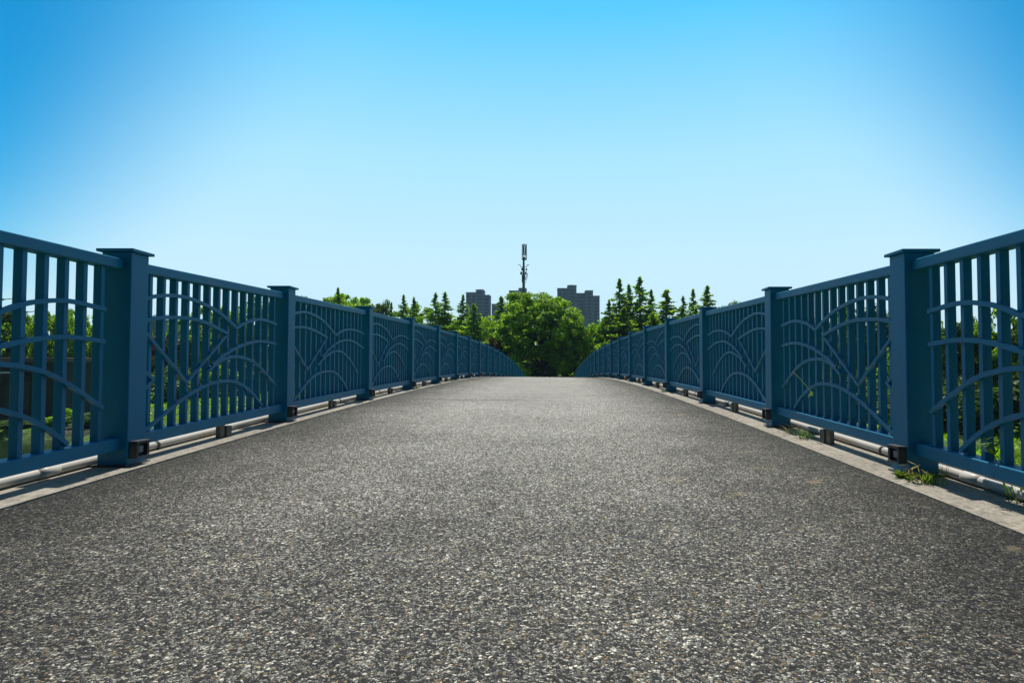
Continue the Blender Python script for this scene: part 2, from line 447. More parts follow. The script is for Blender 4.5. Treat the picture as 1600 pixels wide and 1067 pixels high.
L_SHORT = {k: conv(v) for k, v in {'V': [(30, 332), (318, 668), (555, 385)], 'S': [(30, 568), (120, 652), (25, 752)]}.items()}

def catmull(p, n=5):
    P = [p[0]] + list(p) + [p[-1]]; out = []
    for i in range(1, len(P) - 2):
        for k in range(n):
            t = k / n
            out.append(tuple(0.5 * (2 * P[i][j] + (P[i + 1][j] - P[i - 1][j]) * t + (2 * P[i - 1][j] - 5 * P[i][j] + 4 * P[i + 1][j] - P[i + 2][j]) * t * t
                       + (-P[i - 1][j] + 3 * P[i][j] - 3 * P[i + 1][j] + P[i + 2][j]) * t ** 3) for j in (0, 1)))
    out.append(tuple(p[-1])); return out

POST = 0.158
RB0, RB1, RT0, RT1 = 0.088, 0.152, 1.040, 1.094     # bottom rail, top rail heights
def ribbon(mb, pts, x0, x1, wid):                     # pts (y,z) strip of constant width swept in the y-z plane
    n = len(pts); Ls, Rs = [], []
    for i, (y, z) in enumerate(pts):
        a = pts[max(i - 1, 0)]; c = pts[min(i + 1, n - 1)]
        dy, dz = c[0] - a[0], c[1] - a[1]; l = math.hypot(dy, dz) or 1
        k = 1.0
        if 0 < i < n - 1:      # mitre sharp corners
            d1 = (y - a[0], z - a[1]); d2 = (c[0] - y, c[1] - z)
            l1 = math.hypot(*d1) or 1; l2 = math.hypot(*d2) or 1
            cs = (d1[0] * d2[0] + d1[1] * d2[1]) / (l1 * l2)
            k = min(2.0, 1 / max(0.3, math.sqrt(max(0, (1 + cs) / 2))))
            dy, dz = d1[0] / l1 + d2[0] / l2, d1[1] / l1 + d2[1] / l2; l = math.hypot(dy, dz) or 1
        ny, nz = -dz / l * wid / 2 * k, dy / l * wid / 2 * k
        Ls.append((y + ny, z + nz)); Rs.append((y - ny, z - nz))
    b = len(mb.v)
    for i in range(n):
        mb.v += [(x0, *Ls[i]), (x0, *Rs[i]), (x1, *Rs[i]), (x1, *Ls[i])]
    for i in range(n - 1):
        for k in range(4):
            a0 = b + i * 4 + k; a1 = b + i * 4 + (k + 1) % 4
            mb.f.append((a0, a1, a1 + 4, a0 + 4))
    mb.f.append((b, b + 1, b + 2, b + 3)); e = b + (n - 1) * 4; mb.f.append((e + 3, e + 2, e + 1, e))

def build_railing(side, W, ys, short, label):
    sg = 1 if side > 0 else -1
    root = empty("railing", (sg * (W + POST / 2), ys[0], zb(ys[0], side)), label, "railing", "blue railings of the footbridge")
    nb_total = 0
    far = MB()
    X = lambda o: sg * (W + o)                 # o = distance outward from the post's road face
    for i, y in enumerate(ys):
        z = zb(y, side)
        if y > -12:
            near = -2 < y < 20
            m = MB(); kd = kz(y, side) - z; m.box(X(0), X(POST), y, y + POST, z + kd - 0.004, z + 1.134)
            po = m.build("post", PAINT, root, bevel=0.005 if near else 0)
            c = MB(); c.box(X(-.02), X(POST + .02), y - .02, y + POST + .02, z + 1.134, z + 1.150); c.build("post_cap", PAINT, po, bevel=0.003 if near else 0)
            bp = MB(); bp.box(X(-.012), X(POST + .03), y - .03, y + POST + .03, z + kd + 0.001, z + kd + 0.011)
            if near:
                bp.hexa([(X(.006), y + POST, z + .011), (X(.018), y + POST, z + .011), (X(.018), y + POST + .028, z + .011), (X(.006), y + POST + .028, z + .011),
                         (X(.006), y + POST, z + .09), (X(.018), y + POST, z + .09), (X(.018), y + POST + .006, z + .09), (X(.006), y + POST + .006, z + .09)])
            bp.build("base_plate", DARKM if near else PAINT, po)
            if y > 0 and y < 50:
                # small hooded lamp box on the road face
                lb = MB(); lb.box(X(-.045), X(-.002), y + .012, y + .128, z + .042, z + .052)
                lb.box(X(-.045), X(-.002), y + .012, y + .128, z + .118, z + .132)
                lb.box(X(-.042), X(-.002), y + .012, y + .030, z + .052, z + .118); lb.box(X(-.042), X(-.002), y + .110, y + .128, z + .052, z + .118)
                lb.box(X(-.020), X(-.002), y + .030, y + .110, z + .052, z + .118)
                lbo = lb.build("lamp_box", DARKM, po, bevel=0.002 if near else 0)
                if near:
                    ln = MB(); ln.box(X(-.030), X(-.0205), y + .05, y + .092, z + .068, z + .102); ln.build("lamp_lens", LENS, po)
        if i + 1 >= len(ys): break
        y0, y1 = y + POST, ys[i + 1]
        za, zc = zb(y0, side), zb(y1, side)
        L_ = y1 - y0
        near = -2 < y < 12
        up = 0.045 if 1 < y < 2 else 0.0          # the nearest panel's top rail sits a touch higher at its near end
        pm = MB(); pm.sbox(X(.038), X(.122), y0 + .001, y1 - .001, za + up, zc, RT0, RT1)
        panel = pm.build("railing_panel", PAINT, root, bevel=0.005 if near else 0)
        bm_ = MB(); bm_.sbox(X(.038), X(.122), y0 + .001, y1 - .001, za, zc, RB0, RB1); bm_.build("bottom_rail", PAINT, panel, bevel=0.005 if near else 0)
        # stub foot under the middle of the bottom rail
        ym = (y0 + y1) / 2; zm = kz(ym, side)
        zr = (za + zc) / 2
        if y > -1 and y < 30:
            f = MB(); f.box(X(.056), X(.090), ym - .035, ym + .03, zm + .002, zr + RB0 - .002); f.build("stub_foot", BEIGE, panel, bevel=.003)
            f = MB(); f.box(X(.045), X(.110), ym + .031, ym + .11, zm + .002, zr + RB0 - .012); f.build("stub_block", DARKM, panel, bevel=.004)
        sh = short[i]
        nb = 14 if sh else 16
        for k in range(nb):
            yc = y0 + L_ * (k + 1) / (nb + 1); t = (yc - y0) / L_; zz = za + (zc - za) * t
            if nb_total < 100 and y > -1:
                mb = MB(); mb.box(X(.062), X(.103), yc - .0155, yc + .0155, zz + RB1 - .006, zz + RT0 + .006 + up * (1 - t))
                mb.build("baluster", PAINT, panel, bevel=0.003 if y < 7 else 0); nb_total += 1
            else:
                far.box(X(.062), X(.103), yc - .0155, yc + .0155, zz + RB1 - .006, zz + RT0 + .006 + up * (1 - t))
        PC, PL = (P_SHORT, L_SHORT) if sh else (P_STD, L_STD)
        H = RT0 - RB1
        def mp(pts): return [(y0 + u * L_, za + (zc - za) * u + RB1 + v * H) for u, v in pts]
        # curved and straight ornament strips; x offsets staggered a little so crossing faces never share a plane
        st = {}
        for j, (k, v) in enumerate(PC.items()):
            o = MB(); ribbon(o, mp(catmull(v)), X(.0405 + .0007 * j), X(.0585 + .0002 * j), .021); o.build("curved_strip", PAINT, panel)
        for j, (k, v) in enumerate(PL.items()):
            o = MB(); ribbon(o, mp(v), X(.0455 + .0007 * j), X(.0597 + .0001 * j), .019); o.build("angled_strip", PAINT, panel)
    if far.v:
        tag(far.build("baluster", PAINT, root), kind="stuff")
    return root

ysL = [-11.3, -8.72, -6.14, -3.56, -1.0, 1.50, 3.605, 5.77]; shL = [False] * 5 + [True, True]
ysR = [-11.4, -8.82, -6.23, -3.64, -1.05, 1.44, 3.52, 5.69]; shR = [False] * 5 + [True, True]
while ysL[-1] < 71: ysL.append(ysL[-1] + 2.58); shL.append(False)
while ysR[-1] < 71: ysR.append(ysR[-1] + 2.59); shR.append(False)
build_railing(-1, WL, ysL, shL, "blue painted steel railing with leafy arc pattern along the left edge of the path")
build_railing(1, WR, ysR, shR, "blue painted steel railing with leafy arc pattern along the right edge of the path")

# ------------------------------------------------------------------ cable pipes on the kerbs
def pipe(side, xo, r, y0, y1, label, seed, wob=0.004):
    rg = random.Random(seed); sg = 1 if side > 0 else -1
    W = WL if side < 0 else WR
    x = sg * (W + xo)
    root = empty("pipe", (x, y0, zb(y0, side)), label, "pipe", "pale cable pipes on the kerbs")
    pts = []; y = y0
    while y < y1:
        pts.append((x + wob * rg.uniform(-1, 1), y, kz(y, side) + r + 0.003 + (.016 if xo > .25 else 0) + abs(wob) * rg.random() * .6)); y += 0.6
    m = MB(); m.tube(pts, r, 12); m.build("pipe_run", PIPE, root, smooth=True)
    for k, i in enumerate(range(2, min(len(pts) - 1, 40), 3)):
        p = pts[i]; cl = MB(); cl.tube([(p[0], p[1] - .012, p[2]), (p[0], p[1] + .012, p[2])], r + .004, 12); cl.build("pipe_clip", CLIP, root)
    for i in (3, 8, 13):
        p = pts[i]; q = pts[i + 1]; a = Vector(p).lerp(Vector(q), .4); b_ = Vector(p).lerp(Vector(q), .62)
        cl = MB(); cl.tube([a, b_], r + .003, 12); cl.build("pipe_coupling", PIPE, root, smooth=True)
pipe(-1, .200, .024, 1.2, 70, "brownish white pipe lying along the left kerb, nearer the railing", 1)
pipe(-1, .282, .024, 1.2, 70, "white pipe lying along the outer edge of the left kerb", 2, .010)
pipe(1, .200, .024, 1.2, 70, "grey white pipe lying along the right kerb, nearer the railing", 3)
pipe(1, .282, .024, 1.2, 70, "white pipe lying along the outer edge of the right kerb", 4, .010)

# ------------------------------------------------------------------ ground
def sm(t): t = max(0, min(1, t)); return t * t * (3 - 2 * t)
def tz(x, y):
    z = -4.5 + 1.9 * sm((y - 55) / 35) * (1 if x > -25 else sm((x + 60) / 30) * .6 + .4)
    # stream: passes under the bridge near the camera and widens far left
    q = max(0.0, -(x + 20))
    dstream = max((6 + q * .6) - y, y - min(22 + q * 1.9, 56))
    z -= 1.6 * sm(-dstream / 4 + .5)
    # embankment that carries the path down from the bridge end
    if y > 60: 
        a = sm((y - 62) / 8) * sm(1 - (abs(x) - 3) / 7)
        z = z + (zb(min(y, 76)) - .12 - z) * a * (1 if y < 120 else 0)
    z += 0.18 * math.sin(x * .21 + 1.3) * math.sin(y * .17) if abs(x) > 8 else 0
    return z
def build_ground():
    def axis(fine, lim, step, g=1.25):
        a = list(np.arange(-fine, fine + .01, step)); s = step; v = fine
        while v < lim: s *= g; v += s; a.append(v); a.insert(0, -v)
        return a
    xs = axis(90, 3000, 3.0); ysv = [y + 60 for y in axis(90, 3000, 3.0)]
    vs = [(x, y, tz(x, y) if y > -60 else -4.5) for y in ysv for x in xs]
    n = len(xs); fs = [(j * n + i, j * n + i + 1, (j + 1) * n + i + 1, (j + 1) * n + i) for j in range(len(ysv) - 1) for i in range(n - 1)]
    m = MB(); m.v = vs; m.f = fs
    o = m.build("ground", grass_mat(), smooth=True); tag(o, kind="structure")
build_ground()
w = MB(); w.add([(-90, -12, -5.25), (60, -12, -5.25), (60, 80, -5.25), (-90, 80, -5.25)], [(0, 1, 2, 3)])
tag(w.build("water", water_mat()), kind="structure")
# path beyond the bridge
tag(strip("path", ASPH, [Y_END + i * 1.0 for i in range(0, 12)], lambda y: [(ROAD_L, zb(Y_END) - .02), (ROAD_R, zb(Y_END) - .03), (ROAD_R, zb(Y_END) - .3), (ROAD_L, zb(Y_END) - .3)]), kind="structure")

# ------------------------------------------------------------------ foliage
def quad_mesh(name, c, nrm, size, aspect, mat, rs):
    n = len(c)
    r = rs.normal(size=(n, 3)); u = np.cross(nrm, r); u /= np.linalg.norm(u, axis=1)[:, None] + 1e-9
    v = np.cross(nrm, u); v /= np.linalg.norm(v, axis=1)[:, None] + 1e-9
    s = (size * rs.uniform(.6, 1.35, n))[:, None]
    q = np.stack([c - u * s, c + v * s * aspect, c + u * s, c - v * s * aspect], axis=1).reshape(-1, 3)
    me = bpy.data.meshes.new(name)
    me.vertices.add(4 * n); me.vertices.foreach_set("co", q.astype(np.float32).ravel())
    me.loops.add(4 * n); me.loops.foreach_set("vertex_index", np.arange(4 * n, dtype=np.int32))
    me.polygons.add(n); me.polygons.foreach_set("loop_start", np.arange(0, 4 * n, 4, dtype=np.int32))
    me.polygons.foreach_set("loop_total", np.full(n, 4, dtype=np.int32))
    me.update(); me.validate(); me.materials.append(mat)
    return me

def broad_mesh(seed, n, clumps, lobes, mat, leaf=0.02, low=.22, cr=(.04, .10)):
    """unit-height crown (z 0..1, radius about .5)"""
    rs = np.random.RandomState(seed)
    cs, rad = [], []
    lb = [(rs.uniform(-.22, .22), rs.uniform(-.22, .22), rs.uniform(.45, .78), rs.uniform(.19, .30)) for _ in range(lobes)] + [(0, 0, .62, .33)]
    for k in range(clumps):
        l = lb[rs.randint(len(lb))]
        dv = rs.normal(size=3); dv /= np.linalg.norm(dv); rr = l[3] * rs.uniform(.55, 1.08) ** .5
        p = np.array(l[:3]) + dv * rr * np.array([1.1, 1.1, .95]); 
        if p[2] < low: p[2] = low + rs.uniform(0, .1)
        cs.append(p); rad.append(rs.uniform(*cr))
    cs, rad = np.array(cs), np.array(rad)
    idx = rs.randint(len(cs), size=n)
    dv = rs.normal(size=(n, 3)); dv /= np.linalg.norm(dv, axis=1)[:, None]
    rr = rs.uniform(0, 1, n) ** .45
    off = dv * (rr * rad[idx])[:, None] * np.array([1.15, 1.15, .6])
    c = cs[idx] + off
    nrm = dv * .6 + np.array([0, 0, .55]) + rs.normal(size=(n, 3)) * .45
    nrm /= np.linalg.norm(nrm, axis=1)[:, None]
    return quad_mesh("foliage", c, nrm, leaf, .5, mat, rs), cs

def conifer_mesh(seed, n, mat, leaf=.011, spread=.17, gap=.5):
    rs = np.random.RandomState(seed)
    C, N = [], []
    nb = 135
    for k in range(nb):
        t = (k / nb) ** .9 * .97 + .03
        z = .06 + .93 * t
        az = rs.uniform(0, 2 * math.pi)
        Lb = spread * 1.75 * (1 - t) ** 1.08 * rs.uniform(.4, 1.3) + .005
        m = int(n / nb * (Lb / spread + .18) * 1.2)
        s = rs.uniform(.03, 1, m) ** .62
        rise = rs.uniform(-.15, .5)
        x = np.cos(az) * s * Lb; y = np.sin(az) * s * Lb; zz = z + s * Lb * rise - (s * Lb) ** 2 * 1.2
        wd = (.0085 + .006 * (1 - s) + .010 * (1 - t)) * min(1, .15 + (1 - t) * 2.2)
        c = np.stack([x, y, zz], 1) + rs.normal(size=(m, 3)) * wd[:, None] * np.array([1, 1, .55])
        C.append(c); nn = rs.normal(size=(m, 3)) * .6 + np.array([0, 0, .7]); N.append(nn / np.linalg.norm(nn, axis=1)[:, None])
    m = 60; c = np.stack([rs.normal(size=m) * .004, rs.normal(size=m) * .004, rs.uniform(.93, 1.0, m)], 1); C.append(c); N.append(rs.normal(size=(m, 3)))
    C = np.concatenate(C); N = np.concatenate(N); N /= np.linalg.norm(N, axis=1)[:, None]
    return quad_mesh("foliage", C, N, leaf, .5, mat, rs)

def bush_mesh(seed, n, mat, leaf=.035):
    rs = np.random.RandomState(seed)
    k = 26
    a = rs.uniform(0, 2 * math.pi, k); r_ = rs.uniform(.0, .46, k); cz = rs.uniform(.15, .8, k) * (1 - r_ * .8)
    cs = np.stack([np.cos(a) * r_, np.sin(a) * r_, cz], 1); rad = rs.uniform(.10, .2, k)
    idx = rs.randint(k, size=n); dv = rs.normal(size=(n, 3)); dv /= np.linalg.norm(dv, axis=1)[:, None]
    c = cs[idx] + dv * (rs.uniform(0, 1, n) ** .45 * rad[idx])[:, None]; c[:, 2] = np.abs(c[:, 2])
    nn = dv * .6 + np.array([0, 0, .5]) + rs.normal(size=(n, 3)) * .45; nn /= np.linalg.norm(nn, axis=1)[:, None]
    return quad_mesh("foliage", c, nn, leaf, .5, mat, rs)

def trunk_mesh(seed, broad=True, cs=None):
    rg = random.Random(seed); m = MB()
    if broad:
        pts = [(rg.uniform(-.01, .01), rg.uniform(-.01, .01), z) for z in (-.03, .1, .22, .34, .48, .62)]
        m.tube(pts, [.026, .021, .018, .015, .010, .005], 8)
        if cs is not None:
            for q in range(22):
                c = cs[rg.randrange(len(cs))]; s = pts[rg.choice((2, 3, 3, 4))]
                mid = ((s[0] + c[0]) / 2 + rg.uniform(-.02, .02), (s[1] + c[1]) / 2 + rg.uniform(-.02, .02), s[2] * .45 + c[2] * .55)
                m.tube([s, mid, tuple(c)], [.009, .006, .002], 5)
    else:
        m.tube([(0, 0, -.03), (.003, .002, .3), (-.002, 0, .7), (0, 0, .985)], [.014, .010, .005, .0015], 6)
        for q in range(30):
            z = rg.uniform(.15, .9); a = rg.uniform(0, 6.28); l = .15 * (1 - z) + .02
            m.tube([(0, 0, z), (math.cos(a) * l, math.sin(a) * l, z + l * .3)], [.003, .001], 4)
    me = bpy.data.meshes.new("trunk"); me.from_pydata(m.v, [], m.f); me.shade_smooth(); me.materials.append(BARK)
    return me

def thing_tree(kind, name, X, Y, h, wid, label, cat, group, rot, fm, tm):
    base = tz(X, Y)
    r = empty(name, (X, Y, base), label, cat, group)
    r.rotation_euler = (0, 0, rot)
    c = bpy.data.objects.new("crown" if tm else "leaves", fm); c.parent = r; c.scale = (wid, wid, h); col.objects.link(c)
    if tm:
        t = bpy.data.objects.new("trunk", tm); t.parent = r; t.scale = (wid, wid, h); col.objects.link(t)
    return r

BRO = {}
def mk(key, seed, n, clumps, lobes, mat, leaf, low=.22, cr=(.04, .10)):
    f, cs = broad_mesh(seed, n, clumps, lobes, mat, leaf, low, (.028, .07) if key == 'main' else (.04, .10)); BRO[key] = (f, trunk_mesh(seed, True, cs))
mk('main', 11, 62000, 250, 9, LEAF_MID, .0125, .24)
mk('main2', 12, 24000, 130, 7, LEAF_MID, .015, .22)
mk('mid', 13, 15000, 150, 6, LEAF_MID, .021, .14)
mk('mid2', 14, 15000, 150, 7, LEAF_OLIVE, .021, .12)
mk('lime', 15, 15000, 150, 6, LEAF_LIME, .021, .12)
mk('red', 16, 5000, 50, 5, LEAF_RED, .022, .12)
CON = {'c1': (conifer_mesh(21, 9000, LEAF_CONE), trunk_mesh(21, False)), 'c2': (conifer_mesh(22, 8000, LEAF_CONE, .011, .19), trunk_mesh(22, False)),
       'c3': (conifer_mesh(23, 6000, LEAF_CONE, .011, .14), trunk_mesh(23, False)), 'c4': (conifer_mesh(24, 9000, LEAF_MID, .012, .20), trunk_mesh(24, False))}
BUS = {'b1': bush_mesh(31, 5000, LEAF_MID, .032), 'b2': bush_mesh(32, 5000, LEAF_LIME, .032), 'b3': bush_mesh(33, 4000, LEAF_OLIVE, .035)}

# kind, pixel x, top pixel y, distance, width in pixels, label
G1 = "broadleaf trees beyond the bridge"; G2 = "slender conifers beyond the bridge"; G3 = "bushes on the banks"
TREES = [
 ('main', 848, 449, 86, 172, "large rounded green tree in the middle, at the far end of the path"),
 ('main2', 800, 462, 90, 84, "smaller green tree left of the big middle tree, under the phone mast"),
 ('main2', 897, 492, 84, 78, "low leafy green tree against the right side of the big middle tree"),
 ('lime', 941, 500, 92, 56, "bright lime tree between the big middle tree and the right conifers"),
 ('red', 777, 516, 82, 42, "dark reddish tree left of the big middle tree above the left railing"),
 ('lime', 545, 456, 112, 128, "wide bright lime tree crown above the second nearest left railing panel"),
 ('mid2', 592, 470, 108, 60, "olive tree between the wide lime crown and the left conifers"),
 ('mid', 662, 486, 104, 74, "low green tree below the pair of conifers left of centre"),
 ('lime', 706, 490, 100, 72, "low yellow green tree in front of the left tower block"),
 ('mid', 752, 500, 98, 60, "low green tree just right of the left tower block"),
 ('mid', -60, 470, 80, 120, "broad green tree at the far left edge behind the dark house"),
 ('mid2', 12, 477, 84, 84, "dark green tree behind the dark house, leftmost through the railing"),
 ('mid', 60, 488, 82, 60, "green tree behind the dark house, second through the left railing"),
 ('lime', 95, 481, 84, 50, "pale green tree behind the right end of the dark house"),
 ('lime', 145, 497, 86, 70, "pale green tree seen just left of the nearest left post"),
 ('red', 250, 508, 88, 80, "dark reddish brown tree seen just right of the nearest left post"),
 ('mid', 295, 496, 92, 70, "green tree right of the reddish brown tree, behind the left railing"),
 ('lime', 335, 474, 96, 84, "tall pale green tree behind the middle of the left railing panel"),
 ('mid', 385, 468, 98, 90, "tall mid green tree behind the left railing, before the second post"),
 ('mid2', 438, 464, 102, 90, "olive tree right behind the second nearest left post"),
 ('mid', 480, 470, 106, 80, "mid green tree left of the wide lime crown"),
 ('mid2', 1140, 474, 92, 90, "olive tree behind the third right railing panel"),
 ('mid', 1195, 478, 88, 90, "green tree behind the second nearest right post"),
 ('mid2', 1250, 488, 80, 90, "olive tree behind the right railing, left of the nearest right post"),
 ('mid', 1310, 484, 74, 100, "round green tree behind the middle of the right railing panel"),
 ('mid2', 1372, 478, 68, 110, "dark olive tree close behind the nearest right post"),
 ('mid', 1440, 505, 60, 120, "green tree just right of the nearest right post"),
 ('mid2', 1500, 498, 56, 110, "olive tree seen through the nearest right railing panel"),
 ('mid', 1558, 490, 54, 120, "green tree by the right edge seen between the balusters"),
 ('mid2', 1630, 484, 52, 130, "olive tree past the right edge of the railing view"),
 ('mid', 1710, 486, 52, 130, "green tree beyond the right end of the tree row"),
]
 # second row
TREES += [
 ('mid2', 575, 492, 116, 90, "olive tree in the second row under the wide lime crown"),
 ('mid', 626, 492, 114, 80, "green tree in the second row below the separate pair of conifers"),
 ('mid2', 735, 512, 104, 90, "olive tree in the second row below the left tower block"),
 ('mid', 820, 520, 100, 90, "green tree in the second row left behind the middle tree"),
 ('mid2', 880, 520, 100, 100, "olive tree in the second row right behind the middle tree"),
 ('mid', 960, 500, 102, 80, "green tree in the second row behind the leftmost right conifers"),
 ('mid2', 1010, 490, 102, 90, "olive tree in the second row behind the tallest right conifer"),
 ('mid', 1065, 494, 100, 90, "green tree in the second row behind the right end of the conifers"),
 ('lime', 30, 484, 96, 110, "pale green tree filling the gap behind the trees above the dark house"),
 ('mid', 112, 489, 98, 90, "green tree in the second row behind the right end of the dark house"),
 ('lime', 175, 486, 98, 90, "pale green tree in the second row hidden mostly by the nearest left post"),
 ('mid', 640, 478, 110, 70, "green tree in the second row between the lone conifers left of centre"),
 ('lime', 1120, 490, 98, 70, "pale green tree right of the rightmost conifer"),
]
CONS = [
 ('c1', 527, 449, 106, 34, "small dark conifer tip poking out of the wide lime crown"),
 ('c3', 611, 472, 104, 30, "short conifer just right of the olive tree, above the left railing"),
 ('c1', 630, 460, 104, 34, "pointed conifer, left one of a separate pair left of centre"),
 ('c2', 646, 464, 103, 36, "pointed conifer, right one of a separate pair left of centre"),
 ('c2', 680, 457, 100, 42, "dense conifer left of the left tower block, the farther left of two"),
 ('c1', 695, 456, 99, 44, "dense conifer left of the left tower block, the right of two"),
 ('c1', 723, 460, 97, 38, "dark conifer overlapping the left edge of the left tower block"),
 ('c4', 740, 474, 94, 52, "light green conifer in front of the left tower block"),
 ('c4', 783, 462, 96, 46, "feathery conifer between the left tower block and the phone mast"),
 ('c2', 952, 468, 92, 40, "short conifer at the left end of the right conifer row"),
 ('c3', 968, 435, 93, 44, "tall thin conifer, leftmost of the three tallest on the right"),
 ('c1', 983, 444, 94, 40, "conifer between the two tallest conifers on the right"),
 ('c2', 1000, 432, 93, 52, "tallest and fullest conifer in the right row"),
 ('c3', 1018, 452, 92, 40, "thin conifer just right of the tallest conifer"),
 ('c4', 1042, 452, 90, 58, "wide light green conifer in the middle of the right row"),
 ('c2', 1068, 462, 89, 40, "conifer right of the wide light green conifer"),
 ('c3', 1084, 451, 90, 38, "sparse leaning conifer near the right end of the conifer row"),
 ('c1', 1106, 446, 88, 50, "rightmost conifer in the right row, above the railing"),
 ('c4', 975, 480, 90, 60, "low bushy conifer in front of the tall right conifers"),
 ('c4', 1020, 488, 88, 60, "low bushy conifer below the thin right conifer"),
 ('c2', 1088, 480, 86, 46, "low conifer at the right end of the conifer row"),
]
BUSH = [
 ('b2', 806, 546, 78, 84, "bright lime bush by the left railing end, in front of the middle tree"),
 ('b2', 936, 526, 84, 60, "bright lime bush by the right railing end"),
 ('b3', 850, 548, 104, 160, "dark understorey bush behind the big middle tree"),
 ('b1', 790, 545, 108, 90, "green understorey bush left behind the big middle tree"),
 ('b1', 915, 548, 106, 100, "green understorey bush right behind the big middle tree"),
 ('b3', 20, 654, 58.5, 90, "low green shrub at the water's edge, leftmost through the railing"),
 ('b1', 60, 656, 59, 60, "green shrub in front of the dark house by the water"),
 ('b2', 105, 634, 60, 60, "pale green shrub right of the dark house"),
 ('b3', 140, 640, 59, 60, "low olive shrub on the bank just left of the nearest left post"),
 ('b3', 260, 560, 82, 130, "dark olive bush under the reddish brown tree"),
 ('b1', 340, 556, 88, 130, "dark green bush behind the grass at the left"),
 ('b3', 420, 552, 92, 140, "dark olive bush behind the grass near the second left post"),
 ('b3', 120, 560, 82, 150, "large dark bush behind the right end of the dark house"),
 ('b1', 1230, 570, 78, 160, "dark green bush behind the second nearest right panel"),
 ('b3', 1320, 560, 66, 190, "large olive bush behind the right railing"),
 ('b3', 1420, 575, 56, 170, "olive bush right behind the nearest right post"),
 ('b3', 1500, 570, 52, 170, "large olive bush beyond the grass at the right"),
 ('b3', 1590, 565, 50, 180, "large olive bush by the right edge of the view"),
 ('b3', 1690, 560, 50, 180, "olive bush past the right edge of the view"),
]
rgt = random.Random(5)
def wood():
    rs = np.random.RandomState(77); C, N = [], []
    for k in range(560):
        X = rs.uniform(-230, 230); Y = 122 + rs.uniform(0, 22) + abs(X) * .12; hh = rs.uniform(8.0, 12.0)
        n = 150; dv = rs.normal(size=(n, 3)); dv /= np.linalg.norm(dv, axis=1)[:, None]
        c = np.array([X, Y, -2.6 + hh * .5]) + dv * (rs.uniform(0, 1, n) ** .4)[:, None] * np.array([2.6, 2.6, hh * .52]); C.append(c)
        nn = dv + rs.normal(size=(n, 3)) * .5 + np.array([0, 0, .4]); N.append(nn / np.linalg.norm(nn, axis=1)[:, None])
    me = quad_mesh("distant_wood", np.concatenate(C), np.concatenate(N), .42, .6, LEAF_OLIVE, rs)
    o = bpy.data.objects.new("distant_wood", me); col.objects.link(o)
    tag(o, "continuous belt of green woodland behind all the single trees", "wood", kind="stuff")
wood()
def ph(px, py, D, X=None): return (px - 862) * D / 1067, CAMZ + (573 - py) / 1067 * D
for kind, px, py, D, wpx, lab in TREES:
    X, zt = ph(px, py, D); b0 = tz(X, D); h = (zt - b0) / .97; wd = wpx * D / 1067 / 1.0
    f, t = BRO[kind]; thing_tree(kind, "tree", X, D, h, wd * 1.0, lab, "tree", G1, rgt.uniform(0, 6.28) if kind != 'main' else 0.4, f, t)
for kind, px, py, D, wpx, lab in CONS:
    X, zt = ph(px, py, D); b0 = tz(X, D); h = (zt - b0) / 1.0; f, t = CON[kind]
    thing_tree(kind, "conifer", X, D, h, h * wpx / 31, lab, "conifer", G2, rgt.uniform(0, 6.28), f, t)
for kind, px, py, D, wpx, lab in BUSH:
    X, zt = ph(px, py, D); b0 = tz(X, D); h = (zt - b0); thing_tree(kind, "bush", X, D, h, wpx * D / 1067, lab, "bush", G3, rgt.uniform(0, 6.28), BUS[kind], None)

def meadow():
    rs = np.random.RandomState(41); C, N = [], []
    for (x0, x1, y0, y1, n, hh) in ((12, 62, 28, 62, 26000, .22), (-62, -9, 28, 96, 34000, .26), (10, 40, 62, 90, 5000, .3)):
        X = rs.uniform(x0, x1, n); Y = rs.uniform(y0, y1, n)
        keep = (np.sin(X * .33 + 2) * np.cos(Y * .41) + np.sin(X * .9 + Y * .7) * .6 + rs.normal(size=n) * .5) > -.25
        X, Y = X[keep], Y[keep]; Z = np.array([tz(a, b) for a, b in zip(X, Y)])
        ok = Z > -5.2; X, Y, Z = X[ok], Y[ok], Z[ok]
        C.append(np.stack([X, Y, Z + hh * rs.uniform(.1, .8, len(X))], 1))
    C = np.concatenate(C); C = C[C[:, 0] > -.60 * C[:, 1]]; N = rs.normal(size=C.shape) * np.array([1, 1, .35]); N /= np.linalg.norm(N, axis=1)[:, None]
    o = bpy.data.objects.new("meadow_grass", quad_mesh("meadow_grass", C, N, .19, .35, LEAF_LIME, rs)); col.objects.link(o)
    tag(o, "rough tufts of bright green grass on both banks", "grass", kind="stuff")
meadow()

